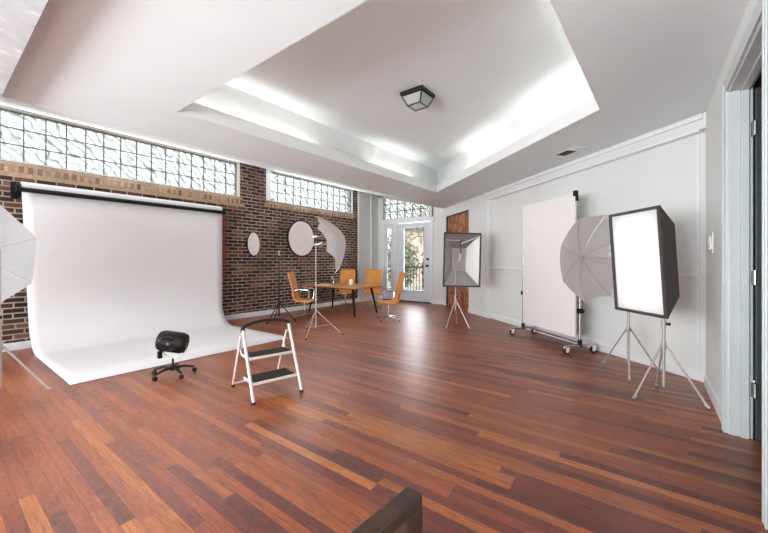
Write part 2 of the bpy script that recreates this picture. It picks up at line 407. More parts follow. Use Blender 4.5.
# --- garden door wall (Y = 0)
DH = 2.22
m = MB(); t = .16
m.box(0, .20, 0, t, 0, HW); m.box(1.86, XC + .3, 0, t, 0, HC + .1); m.box(.2, 1.86, 0, t, 2.27, 2.37)
m.prism([(1.74, 0, 2.36), (1.9, 0, 2.36), (1.9, 0, 2.62), (1.74, 0, 2.66)], (0, t, 0))
m.prism([(-.02, 0, 3.07), (.15, 0, 3.03), (1.9, 0, 2.63), (1.9, 0, 2.75), (-.02, 0, 3.2)], (0, t, 0))
st(m.build('wall_far', M['wall']))
m = MB(); m.box(.18, .26, -.03, .10, 0, 2.30); m.box(.60, .74, -.03, .10, 0, 2.30); m.box(1.82, 1.90, -.03, .10, 0, 2.30); m.box(.14, 1.94, -.035, .10, 2.235, 2.335)
m.box(.08, .155, -.03, .05, 2.335, 3.05); m.box(.14, 1.80, -.025, .05, 2.335, 2.375); m.box(1.735, 1.80, -.025, .05, 2.375, 2.62)
st(m.build('trim_6', M['trim'], bevel=.006))
# transom of glass blocks under the sloping ceiling
mb = MB(); gm = MB(); cw = (1.73 - .16) / 6; rh = .222; g = .009
def zc(x): return slope(x) - .10
for i in range(6):
    x0, x1 = .16 + i * cw + g, .16 + (i + 1) * cw - g
    for r in range(3):
        z0, z1 = 2.38 + r * rh + g, 2.38 + (r + 1) * rh - g
        a, b = min(z1, zc(x0) + .08), min(z1, zc(x1) + .08)
        if a - z0 < .02: continue
        if b - z0 < .02: b = z0 + .02
        mb.prism([(x0, .05, z0), (x1, .05, z0), (x1, .05, b), (x0, .05, a)], (0, .04, 0))
for i in range(7):
    x = .16 + i * cw; gm.box(x - g, x + g, .045, .06, 2.375, zc(x) + .07)
for r in range(3):
    z = 2.38 + r * rh; xe = min(1.73, .0 + (HW - .03 - z) / (HW - HC) * XC); gm.box(.16, xe, .046, .059, z - g, z + g)
w = mb.build('window_3', M['gblock'], kind='structure'); st(gm.build('mortar_grid', M['joint'], w))
# sidelight
m = MB(); m.box(.26, .33, 0, .05, .03, 2.235); m.box(.50, .60, 0, .05, .03, 2.235); m.box(.33, .50, 0, .05, .03, .30); m.box(.33, .50, 0, .05, 2.10, 2.235)
w = st(m.build('window_4', M['doorpaint'], bevel=.005)); m = MB().box(.33, .50, .02, .03, .30, 2.10); st(m.build('pane', M['glass'], w))
m = MB()
for k in range(1, 6): m.box(.33, .50, .008, .018, .30 + k * .3 - .006, .30 + k * .3 + .006)
st(m.build('glazing_bar', M['doorpaint'], w))
# garden door
m = MB(); x0, x1 = .75, 1.81
m.box(x0, x0 + .19, 0, .05, .03, DH); m.box(x1 - .20, x1, 0, .05, .03, DH); m.box(x0 + .19, x1 - .2, 0, .05, .03, .33); m.box(x0 + .19, x1 - .2, 0, .05, 2.09, DH)
m.box(x0 + .165, x0 + .19, -.012, 0, .31, 2.11); m.box(x1 - .2, x1 - .175, -.012, 0, .31, 2.11); m.box(x0 + .165, x1 - .175, -.012, 0, .305, .33); m.box(x0 + .165, x1 - .175, -.012, 0, 2.09, 2.115)
w = st(m.build('door_1', M['doorpaint'], bevel=.004)); m = MB().box(x0 + .19, x1 - .2, .02, .03, .33, 2.09); st(m.build('pane', M['glass'], w))
kn = Matrix.Translation((x1 - .08, 0, 1.02)) @ Matrix.Rotation(PI / 2, 4, 'X')
m = MB().lathe([(.034, -.0), (.034, .008), (.012, .012), (.012, .04), (.03, .05), (.034, .065), (.02, .08), (0, .082)], 16, kn); m.build('door_knob', M['black'], w, True)
kn = Matrix.Translation((x1 - .08, 0, 1.20)) @ Matrix.Rotation(PI / 2, 4, 'X')
m = MB().lathe([(.036, 0), (.036, .015), (.02, .02), (.02, .03), (0, .031)], 16, kn); m.build('deadbolt', M['black'], w, True)
m = MB().box(.2, 1.86, -.05, .14, 0.001, .028); st(m.build('door_threshold', M['ventdark'], w))

# --- angled right-hand wall: flush part with boarded opening, recessed part under a soffit
SP = 2.26; RC = -0.07
O0, O1, OH = .20, 1.44, 2.30
m = MB()
m.box(0, O0, -.16, 0, 0, HC, RM); m.box(O1, SP, -.16, 0, 0, HC, RM); m.box(O0, O1, -.16, 0, OH, HC, RM)
m.box(SP, LR, -.16, 0, 2.39, HC, RM); m.box(SP, LR + .06, -.16, RC, 0, 2.39, RM)
st(m.build('wall_right', M['wall']))
m = MB(); m.box(SP, SP + .055, RC, 0.012, .0, 2.39, RM); m.box(SP - .04, LR - .02, 0, .025, HC - .05, HC - .002, RM)
m.box(SP + .0, LR - .05, RC, .015, 2.37, 2.392, RM)
st(m.build('trim_7', M['trim'], bevel=.004))
m = MB(); m.box(SP + .055, LR + .02, RC, RC + .022, .995, 1.025, RM); m.box(LR - .12, LR - .095, RC, RC + .012, .1, 2.37, RM); st(m.build('trim_8', M['trim'], bevel=.004))
m = MB(); m.box(O0, O1, -.05, -.025, .0, OH, RM); o = m.build('door_2', M['osb']); st(o)
m = MB(); m.box(O0 - .0, O0 + .03, -.03, .004, 0, OH, RM); m.box(O0, O1, -.03, .004, OH - .03, OH, RM); st(m.build('door_frame', M['darkwood'], o))
m = MB()
m.box(0.02, O0, 0, .018, 0, .10, RM); m.box(O1, SP, 0, .018, 0, .10, RM); m.box(SP + .055, LR + .02, RC, RC + .018, 0, .10, RM)
st(m.build('baseboard_right', M['trim'], bevel=.004))
m = MB().box(0.0, .018, YB, YK, 0, .10); m.box(.05, .066, YK, 0, 0, .10); st(m.build('baseboard_left', M['trim'], bevel=.004))
m = MB().box(.07, .18, -.018, 0, 0, .10); m.box(1.90, XC - .02, -.018, 0, 0, .10); st(m.build('baseboard_far', M['trim'], bevel=.004))

# --- doorway wall X = XR
DY0, DY1 = -6.07, -5.08; DT = 2.28; WT = .115
m = MB(); m.box(XR, XR + WT, DY1, B2.y + .02, 0, HC); m.box(XR, XR + WT, YB, DY0, 0, HC); m.box(XR, XR + WT, DY0, DY1, DT, HC)
st(m.build('wall_doorway', M['wall']))
m = MB()
for (a, b) in ((DY1 - .0, DY1 + .065), (DY0 - .085, DY0)):
    m.box(XR - .018, XR, a, b, 0, DT + .085)
    c = (a + b) / 2; m.box(XR - .026, XR - .018, c - .03, c - .012, 0, DT + .05); m.box(XR - .026, XR - .018, c + .012, c + .03, 0, DT + .05)
m.box(XR - .018, XR, DY0, DY1, DT, DT + .085)
for y, s_ in ((DY1, -1), (DY0, 1)):      # stepped jamb
    m.box(XR + .0, XR + .055, min(y, y + s_ * .012), max(y, y + s_ * .012), 0, DT); m.box(XR + .055, XR + .095, min(y, y + s_ * .024), max(y, y + s_ * .024), 0, DT)
    m.box(XR + .095, XR + WT - .001, min(y, y + s_ * .006), max(y, y + s_ * .006), 0, DT)
m.box(XR, XR + .055, DY0, DY1, DT - .012, DT); m.box(XR + .055, XR + .095, DY0, DY1, DT - .024, DT)
st(m.build('door_frame', plain('grey white casing paint', (198, 205, 205), 0.45, var=.03), bevel=.003))
m = MB().box(XR - .014, XR, DY1 + .065, B2.y - .03, 0, .10); m.box(XR - .014, XR, YB, DY0 - .085, 0, .10); st(m.build('baseboard_doorway', M['trim'], bevel=.003))
# open door leaf in the side room, hinged on the far jamb
m = MB().box(XR + WT + .005, XR + WT + .82, DY1 - .045, DY1 - .005, .01, DT - .03)
w = st(m.build('door_3', M['teal'], bevel=.003))
for z in (.28, 1.0, 1.95):
    h = MB().box(XR + WT - .012, XR + WT + .006, DY1 - .05, DY1 - .01, z, z + .09); h.tube([(XR + WT, DY1 - .055, z), (XR + WT, DY1 - .055, z + .09)], .006, 8); h.build('hinge', M['hinge'], w)
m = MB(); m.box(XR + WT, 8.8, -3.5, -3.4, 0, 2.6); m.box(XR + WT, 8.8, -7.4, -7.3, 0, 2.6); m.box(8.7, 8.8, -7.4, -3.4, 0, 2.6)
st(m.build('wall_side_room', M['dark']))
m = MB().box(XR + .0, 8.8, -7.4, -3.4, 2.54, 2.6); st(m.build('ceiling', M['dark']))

# --- wall behind the camera, with two unseen windows added for fill light
m = MB(); FILL_WIN = [(.7, 2.9), (3.7, 5.9)]
y0, y1 = YB - .2, YB
m.box(-.2, XR + .15, y0, y1, 0, .55); m.box(-.2, XR + .15, y0, y1, 2.35, HW)
xs = [-.2, .7, 2.9, 3.7, 5.9, XR + .15]
for i in (0, 2, 4): m.box(xs[i], xs[i + 1], y0, y1, .55, 2.35)
st(m.build('wall_back', M['wall']))
for i, (a, b) in enumerate(FILL_WIN):
    f = MB(); z0, z1 = .55, 2.35
    f.box(a, a + .06, y0 + .05, y1 - .05, z0, z1); f.box(b - .06, b, y0 + .05, y1 - .05, z0, z1); f.box(a, b, y0 + .05, y1 - .05, z0, z0 + .06); f.box(a, b, y0 + .05, y1 - .05, z1 - .06, z1)
    f.box((a + b) / 2 - .03, (a + b) / 2 + .03, y0 + .05, y1 - .05, z0, z1)
    w = st(f.build('window_%d' % (5 + i), M['trim'])); st(MB().box(a + .06, b - .06, y0 + .09, y0 + .10, z0 + .06, z1 - .06).build('pane', M['glass'], w))

# ------------------------------------------------------------------ outside
m = MB().box(-30, 30, .17, 40, -.25, -.12); m.box(-40, -.23, -30, .17, -.25, -.12); st(m.build('ground', plain('garden ground', (176, 176, 164), 0.9, var=0.2, vscale=1.5)))
m = MB()
for k in range(12): m.box(-.6 + 0, 3.4, .2 + k * .14, .2 + k * .14 + .13, -.1, -.03)
st(m.build('deck', M['deck']))
rl = thing('deck_railing', 'dark railing with slim balusters seen through the garden door glass', 'railing', (0, 1.95, -.03))
MB().box(-.6, 3.4, -.03, .03, .95, 1.0).build('top_rail', M['black'], rl); MB().box(-.6, 3.4, -.02, .02, .12, .16).build('bottom_rail', M['black'], rl)
for k in range(34): MB().box(-.55 + k * .118, -.535 + k * .118, -.008, .008, .0 if k % 8 == 0 else .16, .95).build('baluster', M['black'], rl)
def leaves(mb, c, r, n, s):
    for _ in range(n):
        d = Vector((random.gauss(0, 1), random.gauss(0, 1), random.gauss(0, 1))).normalized() * (random.random() ** .4)
        p = Vector(c) + Vector((d.x * r[0], d.y * r[1], d.z * r[2]))
        a = Vector((random.gauss(0, 1), random.gauss(0, 1), random.gauss(0, 1))).normalized(); b = a.orthogonal().normalized()
        mb.add([p, p + a * s * .5 + b * s * .3, p + a * s, p + a * s * .5 - b * s * .3], [(0, 1, 2, 3)])
def bush(x, y, h, r, mat, label, name='garden_bush', cat='bush'):
    t = thing(name, label, cat, (x, y, -.12))
    mb = MB(); leaves(mb, (0, 0, h * .55), (r, r, h * .5), int(900 * r * h), .14); mb.build('foliage', mat, t)
    mb = MB()
    for k in range(5):
        a = k * 1.3; mb.tube([(0, 0, 0), (math.cos(a) * r * .3, math.sin(a) * r * .3, h * .4), (math.cos(a) * r * .5, math.sin(a) * r * .5, h * .75)], [.03, .02, .008], 6)
    mb.build('stem', M['bark'], t)
bush(.5, 3.2, 1.9, .8, M['leafd'], 'dark green bush behind the railing, seen through the door glass')
bush(-1.3, 3.0, 2.3, .8, M['leaf'], 'pale green bush seen through the narrow sidelight')
bush(2.3, 4.2, 1.5, .8, M['leaf'], 'light green bush further down the garden')
def tree(x, y, h, r, mat, label):
    t = thing('garden_tree', label, 'tree', (x, y, -.12))
    mb = MB(); mb.tube([(0, 0, 0), (.05, .02, h * .35), (-.03, .05, h * .7), (.05, 0, h * .95)], [.12, .10, .07, .03], 8)
    for k in range(6):
        a = k * 1.05; z = h * (.4 + .08 * k); mb.tube([(0, 0, z), (math.cos(a) * r * .5, math.sin(a) * r * .5, z + .3), (math.cos(a) * r * .9, math.sin(a) * r * .9, z + .75)], [.04, .025, .008], 6)
    mb.build('trunk', M['bark'], t)
    mb = MB(); leaves(mb, (0, 0, h * .8), (r, r, h * .28), 800, .16); mb.build('crown', mat, t)
tree(-1.9, 6.0, 4.2, 1.3, M['leaf'], 'thin leafy tree seen high in the garden door glass')
tree(1.2, 7.5, 4.4, 1.2, M['leafd'], 'darker tree far down the garden')
hs = thing('garden_house', 'pale rusty house wall beyond the garden trees', 'building', (-3.2, 12, -.12))
MB().box(-4, 4, 0, 3, 0, 3.4).build('house_wall', M['orangewall'], hs); MB().prism([(-4.3, -.3, 3.4), (-4.3, 3.3, 3.4), (-4.3, 1.5, 4.6)], (8.6, 0, 0)).build('roof', M['bark'], hs)

# ------------------------------------------------------------------ ceiling light, vent, switch, outlet
lt = thing('ceiling_light', 'black lantern style flush ceiling light in the raised tray', 'ceiling light', (4.44, -4.93, HT), 0)
MB().box(-.145, .145, -.145, .145, -.042, -.001).build('canopy', M['black'], lt, bevel=.006)
a, b, z0, z1 = .128, .08, -.043, -.15
MB().box(-a, a, -a, a, z0 + .0, z0 - .012).build('rim', M['black'], lt)
q0 = [(-a, -a), (a, -a), (a, a), (-a, a)]; q1 = [(-b, -b), (b, -b), (b, b), (-b, b)]
gb = MB()
for i in range(4):
    j = (i + 1) % 4; gb.add([(*q0[i], z0 - .012), (*q0[j], z0 - .012), (*q1[j], z1), (*q1[i], z1)], [(0, 1, 2, 3)])
gb.add([(*p, z1) for p in q1], [(0, 1, 2, 3)]); gb.build('lamp_shade', M['cover'], lt)
for i in range(4):
    j = (i + 1) % 4
    MB().tube([(*q0[i], z0 - .01), (*q1[i], z1)], .009, 6).build('shade_bar', M['black'], lt)
    MB().tube([(*q1[i], z1), (*q1[j], z1)], .008, 6).build('bottom_bar', M['black'], lt)

vt = thing('ceiling_vent', 'small dark slotted air vent in the flat ceiling', 'vent', (5.74, -3.42, HC), math.atan2(D.y, D.x))
MB().box(-.17, .17, -.075, .075, -.008, -.001).build('vent_frame', M['white'], vt)
MB().box(-.165, .03, -.065, .065, -.011, -.008).build('grille', M['ventdark'], vt)
g_ = MB()
for k in range(8): g_.box(.04, .16, -.055 + k * .015, -.048 + k * .015, -.012, -.008)
g_.build('slat', M['white'], vt)

sw = thing('light_switch', 'pair of grey light switches on the wall beside the doorway', 'switch', (XR, -4.30, 1.30))
MB().box(-.008, -.0005, -.11, .11, -.085, .085).build('wall_plate', M['white'], sw, bevel=.002)
for y in (-.05, .05): MB().box(-.02, -.008, y - .022, y + .022, -.055, .055).build('rocker', M['hinge'], sw, bevel=.002)
ot = thing('wall_outlet', 'white wall outlet low on the pale wall beside the boarded opening', 'outlet')
ot.matrix_world = Matrix.Translation(RW(2.02, 0, .33)) @ Matrix.Rotation(math.atan2(D.y, D.x), 4, 'Z')
MB().box(-.04, .04, -.008, -.0005, -.065, .065).build('wall_plate', M['white'], ot, bevel=.002)
for z in (-.03, .03): MB().box(-.016, .016, -.011, -.008, z - .018, z + .018).build('socket', M['greymetal'], ot)

# ------------------------------------------------------------------ paper backdrop
Y0, Y1 = -7.565, -4.99; XH, ZR = .285, 2.06
bk = thing('paper_backdrop', 'wide white paper sweep hanging from a roller on the brick wall', 'backdrop', (0, 0, 0))
pr = []
for z in (2.06, 1.8, 1.2, .8, .55): pr.append((XH + .0, z))
R_ = .38
for k in range(1, 13):
    an = PI / 2 * k / 12; pr.append((XH + R_ - R_ * math.cos(an), .006 + R_ - R_ * math.sin(an)))
pr += [(1.2, .006), (1.7, .006), (2.265, .005)]
mb = MB(); ys = [Y0 + (Y1 - Y0) * k / 24 for k in range(25)]
for (x, z) in pr:
    for y in ys: mb.v.append((x, y + .075 * (Y1 - y) / (Y1 - Y0) * (1 - z / 2.06), z))
for i in range(len(pr) - 1):
    for j in range(24): mb.f.append((i * 25 + j, i * 25 + j + 1, (i + 1) * 25 + j + 1, (i + 1) * 25 + j))
mb.build('paper_sheet', M['paper'], bk, True, solid=.002)
MB().tube([(XH - .045, Y0, ZR + .035), (XH - .045, Y1, ZR + .035)], .055, 20).build('paper_roll', M['paper'], bk, True)
MB().tube([(XH + .03, Y0 - .02, ZR - .02), (XH + .03, Y1 + .02, ZR - .02)], .03, 12).build('crossbar', M['blackplastic'], bk, True)
for y in (Y0 - .025, Y1 + .025):
    mb = MB().box(.002, .30, y - .012, y + .012, ZR - .05, ZR + .05); mb.box(.002, .03, y - .04, y + .04, ZR - .11, ZR + .11); mb.tube([(XH - .03, y - .02, ZR), (XH - .03, y + .02, ZR)], .06, 16)
    mb.build('wall_bracket', M['blackplastic'], bk)

# ------------------------------------------------------------------ light stands and umbrellas
def stand(name, label, cat, loc, top, hub, rad, a0, mat, group=None, poleb=.10, r=.011, angs=None, braces=True, foot=None):
    t = thing(name, label, cat, loc, 0, group)
    MB().tube([(0, 0, poleb), (0, 0, top * .55)], r * 1.25, 12).build('pole', mat, t, True)
    MB().tube([(0, 0, top * .55), (0, 0, top)], r * .85, 12).build('pole_extension', mat, t, True)
    cm_ = M['greymetal'] if mat is not M['black'] else mat
    MB().tube([(0, 0, hub - .03), (0, 0, hub + .03)], r * 2.1, 12).build('leg_hub', cm_, t, True); MB().tube([(0, 0, top * .55 - .02), (0, 0, top * .55 + .03)], r * 1.9, 12).build('collar', cm_, t, True)
    MB().tube([(0, 0, top * .55), (.045, 0, top * .55)], [.007, .014], 8).build('clamp_knob', M['blackplastic'], t)
    for k in range(3):
        a = angs[k] if angs else a0 + k * 2 * PI / 3; c, s_ = math.cos(a), math.sin(a)
        lg = MB().tube([(c * .02, s_ * .02, hub), (c * rad, s_ * rad, .012)], r * .85, 8).build('leg', mat, t, True)
        MB().tube([(c * rad * .93, s_ * rad * .93, .03), (c * rad * 1.03, s_ * rad * 1.03, .008)], r * 1.15, 8).build('rubber_foot', foot or M['rubber'], lg)
        if braces: MB().tube([(0, 0, poleb + .02), (c * rad * .55, s_ * rad * .55, hub * .45)], r * .5, 6).build('brace', mat, t)
    return t

def umbrella(name, label, tip, axis, radius, depth, mat, ribmat, group=None, roll=0.0, shaft=.5, rimside=1.0):
    """tip = rim centre point, axis = direction from rim centre to the apex"""
    ax = Vector(axis).normalized()
    t = thing(name, label, 'umbrella', tip, 0, group)
    t.rotation_mode = 'QUATERNION'; t.rotation_quaternion = ax.to_track_quat('Z', 'Y') @ Matrix.Rotation(roll, 4, 'Z').to_quaternion()
    nr, na = 10, 64; mb = MB()
    for i in range(nr + 1):
        q = i / nr
        for k in range(na):
            an = 2 * PI * k / na; ph = (an / (PI / 4)) % 1.0; sc = math.sin(PI * ph)
            rr = radius * q * (1 - .085 * sc * q); z = depth * (1 - q ** 1.9) * (1 - .05 * sc * (1 - abs(2 * q - 1))) + depth * .20 * sc * q ** 3
            mb.v.append((rr * math.cos(an), rr * math.sin(an), z))
    for i in range(nr):
        for k in range(na): mb.f.append((i * na + k, i * na + (k + 1) % na, (i + 1) * na + (k + 1) % na, (i + 1) * na + k))
    mb.build('canopy', mat, t, True)
    for k in range(8):
        an = 2 * PI * k / 8; pts = []
        for i in range(9):
            q = i / 8 * 1.06 if i else 0.02
            pts.append((radius * q * math.cos(an), radius * q * math.sin(an), depth * (1 - min(q, 1.1) ** 1.9) - .006))
        MB().tube(pts, .0028, 5).build('rib', ribmat, t)
    MB().tube([(0, 0, depth + .04), (0, 0, depth - shaft)], .0045, 8).build('shaft', ribmat, t)
    return t

def cam2w(r, u, f):  # direction from camera-right, up, forward (used to turn measured directions into the room frame)
    return Vector((.797 * r - .603 * f, .603 * r + .797 * f, u))

# far left: white umbrella with its stand
stand('light_stand', 'grey metal light stand at the far left, beside the paper backdrop', 'light stand', (2.24, -7.93, 0), 1.25, .44, .30, math.radians(84), M['greymetal'], braces=False, foot=M['greymetal'])
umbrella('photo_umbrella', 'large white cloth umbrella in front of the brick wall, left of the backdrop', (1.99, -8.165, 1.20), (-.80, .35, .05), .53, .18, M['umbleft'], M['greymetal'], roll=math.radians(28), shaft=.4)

# middle: silver stand with flash head and side-on umbrella
stand('light_stand', 'thin silver light stand in front of the meeting table', 'light stand', (2.36, -4.58, 0), 1.45, .36, .43, 0, M['greymetal'], angs=[math.radians(-62), math.radians(28), math.radians(160)], r=.0075)
fh = thing('flash_head', 'small white flash head on the silver stand by the table', 'flash', (2.36, -4.58, 1.45), math.radians(37))
MB().box(-.03, .03, -.025, .025, .0, .05).build('tilt_bracket', M['blackplastic'], fh, bevel=.004)
MB().tube([(-.06, 0, .07), (-.02, 0, .08), (.02, 0, .085)], [.024, .018, .02], 14).build('lamp_head', M['white'], fh, True)
MB().tube([(-.04, 0, -.045), (.03, 0, -.04), (.10, 0, -.012)], [.008, .018, .01], 10).build('reflector_arm', M['white'], fh, True)
MB().tube([(0.0, 0, .065), (.20, 0, .135)], .006, 8).build('umbrella_holder', M['chrome'], fh)
ax = cam2w(.92, .37, .06)
umbrella('photo_umbrella', 'crescent-shaped white umbrella seen from the side, above the meeting table', Vector((2.36, -4.58, 1.45)) + cam2w(.155, -.03, 0), ax, .47, .31, M['umb'], M['chrome'], roll=.3, shaft=.42)

# black stand in front of the brick
stand('light_stand', 'bare black light stand in front of the brick wall', 'light stand', (.93, -4.22, 0), 1.22, .34, .31, math.radians(-80), M['black'], r=.013)
hd = thing('stand_bracket', 'black bracket on top of the bare black stand', 'bracket', (.93, -4.22, 1.22), math.radians(37))
MB().box(-.09, .09, -.02, .02, .0, .035).build('cross_plate', M['blackplastic'], hd, bevel=.004); MB().tube([(0, 0, .035), (0, 0, .13)], [.016, .012], 10).build('stud', M['greymetal'], hd)
for x in (-.075, .075): MB().tube([(x, 0, .0), (x, 0, -.06)], [.012, .018], 8).build('knob', M['blackplastic'], hd)

# two round discs on the brick
def disc(name, label, c, rad, turn, mat, rimw):
    t = thing(name, label, 'reflector disc', c, turn)
    RM_ = Matrix.Rotation(PI / 2, 4, 'Y')
    MB().lathe([(0, .0), (rad * .6, .012), (rad - rimw, .008), (rad - rimw, 0), (0, -.002)], 40, RM_).build('white_face', mat, t, True)
    MB().lathe([(rad - rimw, -.012), (rad, -.012), (rad, .012), (rad - rimw, .012), (rad - rimw, -.012)], 40, RM_).build('rim', M['blackplastic'], t, True)
    c_, s_ = math.cos(-turn), math.sin(-turn)
    MB().box(-c[0] + .0015, -c[0] + .014, -.05, .05, -.05, .05).build('wall_plate', M['blackplastic'], t).matrix_local = Matrix.Rotation(-turn, 4, 'Z')
    L = c[0] - .006; MB().tube([(-.008, 0, 0), (-L * c_, -L * s_, 0)], .014, 8).build('wall_arm', M['blackplastic'], t)
disc('round_reflector', 'small bright white oval disc on the brick wall', (.22, -4.31, 1.49), .235, math.radians(28), M['discbright'], .006)
disc('round_reflector', 'large grey white round disc with black rim on the brick wall', (.24, -3.11, 1.66), .42, math.radians(4), M['disc'], .03)

# ------------------------------------------------------------------ open softbox and lit softbox
def softbox(name, label, quat, origin, W, Hh, W2, H2, dep, lit, loc_pole=None):
    """local: face plane x=0 looking to +x, y across, z up, body goes to -x"""
    t = thing(name, label, 'softbox', origin); t.rotation_mode = 'QUATERNION'; t.rotation_quaternion = quat
    f = [(0, -W / 2, -Hh / 2), (0, W / 2, -Hh / 2), (0, W / 2, Hh / 2), (0, -W / 2, Hh / 2)]
    b = [(-dep, -W2 / 2, -H2 / 2), (-dep, W2 / 2, -H2 / 2), (-dep, W2 / 2, H2 / 2), (-dep, -W2 / 2, H2 / 2)]
    mb = MB()
    for i in range(4): j = (i + 1) % 4; mb.add([f[i], f[j], b[j], b[i]], [(0, 1, 2, 3)])
    mb.add(b, [(0, 1, 2, 3)]); mb.build('shell', M['sbblack'], t, solid=.004)
    k = .985
    fi = [(-.004, y * k, z * k) for _, y, z in f]; bi = [(-dep + .008, y * .97, z * .97) for _, y, z in b]
    mb = MB()
    for i in range(4): j = (i + 1) % 4; mb.add([fi[i], fi[j], bi[j], bi[i]], [(0, 1, 2, 3)])
    mb.add(bi, [(0, 1, 2, 3)]); mb.build('silver_lining', M['silver'], t)
    w = .022; mb = MB()
    mb.box(-.012, .012, -W / 2 - .004, -W / 2 + w, -Hh / 2, Hh / 2); mb.box(-.012, .012, W / 2 - w, W / 2 + .004, -Hh / 2, Hh / 2)
    mb.box(-.012, .012, -W / 2, W / 2, -Hh / 2 - .004, -Hh / 2 + w); mb.box(-.012, .012, -W / 2, W / 2, Hh / 2 - w, Hh / 2 + .004)
    mb.build('rim', M['sbblack'], t, bevel=.003)
    if lit: MB().box(-.010, -.004, -W / 2 + w * .8, W / 2 - w * .8, -Hh / 2 + w * .8, Hh / 2 - w * .8).build('diffuser', M['diffuser'], t)
    else:
        MB().tube([(-dep * .5, .0, Hh * .40), (-dep * .5, .0, Hh * .12)], .012, 8).build('lamp_rod', M['black'], t)
        MB().tube([(-dep * .45, .0, Hh * .30), (-.02, W * .42, Hh * .43)], .009, 8).build('spreader_rod', M['white'], t)
        MB().tube([(-dep * .45, -.02, Hh * .36), (-.03, -W * .47, Hh * .36)], .006, 8).build('spreader_rod', M['white'], t)
        MB().tube([(-dep * .85, 0, -Hh * .02), (-dep * .5, 0, Hh * .12)], .022, 10).build('bulb', M['white'], t, True)
    MB().tube([(-dep - .09, 0, 0), (-dep + .0, 0, 0)], [.035, .045], 14).build('lamp_socket', M['white'], t, True)
    return t
def frame_quat(n, up):
    n = Vector(n).normalized(); up = Vector(up); y = up.cross(n).normalized(); z = n.cross(y)
    return Matrix((( n.x, y.x, z.x), (n.y, y.y, z.y), (n.z, y.z, z.z))).to_quaternion()

# lit one at the right
stand('light_stand', 'silver light stand under the lit softbox', 'light stand', (6.628, -4.547, 0), 1.13, .44, .28, 0, M['greymetal'], poleb=.09, braces=False, foot=M['greymetal'], r=.0095,
      angs=[math.atan2(-.21, -.21), math.atan2(-.07, .22), math.radians(100)])
q = frame_quat(cam2w(-1, -.07, -.05), cam2w(-.058, 1, 0))
softbox('softbox', 'glowing rectangular softbox with white diffuser and dark shell', q, (6.438, -4.545, 1.14), .57, .90, .30, .60, .235, True)

# open one in front of the boarded opening
stand('light_stand', 'pale light stand under the grey unlit softbox', 'light stand', (3.82, -2.66, 0), .96, .45, .28, 0, M['greymetal'], poleb=.28, braces=False, foot=M['greymetal'],
      angs=[math.radians(-98), math.radians(-8), math.radians(110)])
q = frame_quat(cam2w(.08, -.02, -1), cam2w(.02, 1, 0))
softbox('softbox', 'unlit grey softbox with open silver inside before the brown boarded opening', q, (3.935, -2.635, 1.17), .66, .94, .26, .42, .20, False)

# umbrella behind the lit softbox
stand('light_stand', 'grey light stand behind the lit softbox, close to the pale wall', 'light stand', (6.36, -3.92, 0), 1.20, .45, .31, 0, M['greymetal'], poleb=.10, braces=False, foot=M['greymetal'], r=.0095,
      angs=[math.atan2(.20, -.24), math.atan2(.17, .24), math.atan2(-.31, .02)])
fh = thing('flash_head', 'white flash head on the stand behind the lit softbox', 'flash', (6.36, -3.92, 1.20), math.radians(37 + 180))
MB().box(-.03, .03, -.025, .025, .0, .05).build('tilt_bracket', M['blackplastic'], fh, bevel=.004)
MB().tube([(-.06, 0, .07), (.13, 0, .06)], [.035, .03], 12).build('lamp_head', M['white'], fh, True)
for z in (-.035, .035): MB().box(.14, .19, -.02, .02, z + .03, z + .075).build('clip', M['white'], fh, bevel=.004)
ax = cam2w(-.30, .06, .95)
umbrella('photo_umbrella', 'grey white umbrella with curved panels between the white board and lit softbox', Vector((6.10, -4.24, 1.18)), ax, .45, .16, M['umbgrey'], M['greymetal'], roll=.25, shaft=.30)

# ------------------------------------------------------------------ white board on rolling stand
P0, P1 = Vector((4.95, -2.60, 0)), Vector((5.845, -3.38, 0)); dv = (P1 - P0).normalized(); LB = (P1 - P0).length
rs = thing('rolling_stand', 'chrome rolling stand with four black and white castors under the white board', 'rolling stand', P0, math.atan2(dv.y, dv.x))
for x, top in ((0, 1.19), (LB, 1.0)):
    MB().tube([(x, 0, .09), (x, 0, top)], .014, 12).build('upright', M['chrome'], rs, True)
    MB().box(x - .02, x + .02, -.21, .21, .085, .11).build('foot_bar', M['chrome'], rs, bevel=.004)
    MB().tube([(x, 0, .08), (x, 0, .17)], .026, 12).build('hub', M['blackplastic'], rs)
    cl = MB().box(x - .022, x + .022, -.03, .03, .50 if x else .62, .56 if x else .68).build('clamp', M['blackplastic'], rs, bevel=.004)
    MB().tube([(x, 0, .53 if x else .65), (x + .055, -.0, .53 if x else .65)], [.01, .022], 8).build('knob', M['blackplastic'], cl)
    for y in (-.19, .19):
        w = MB().tube([(x - .014, y, .040), (x + .014, y, .040)], .040, 18).build('castor', M['rubber'], rs, True)
        MB().tube([(x - .017, y, .040), (x + .017, y, .040)], .022, 12).build('hub_cap', M['white'], w)
        mb = MB().box(x - .024, x - .018, y - .022, y + .022, .03, .088); mb.box(x + .018, x + .024, y - .022, y + .022, .03, .088); mb.box(x - .024, x + .024, y - .022, y + .022, .078, .088)
        mb.build('castor_fork', M['white'], w, bevel=.003)
MB().tube([(0, 0, .13), (LB, 0, .13)], .012, 10).build('bottom_rail', M['chrome'], rs)
MB().tube([(0, 0, 1.10), (.0, 0, 1.24)], .007, 8).build('hook', M['chrome'], rs)
wb = thing('foam_board', 'tall white foam board clipped to the rolling stand', 'foam board', P0, math.atan2(dv.y, dv.x))
MB().box(.06, LB - .03, -.045, -.022, .19, 2.0).build('board', M['vfoam'], wb, bevel=.002)
MB().box(LB - .055, LB - .01, -.055, -.012, 1.96, 2.03).build('clip', M['blackplastic'], wb, bevel=.004); MB().box(LB - .03, LB + .004, -.04, -.02, 1.90, 1.97).build('clip', M['blackplastic'], wb)

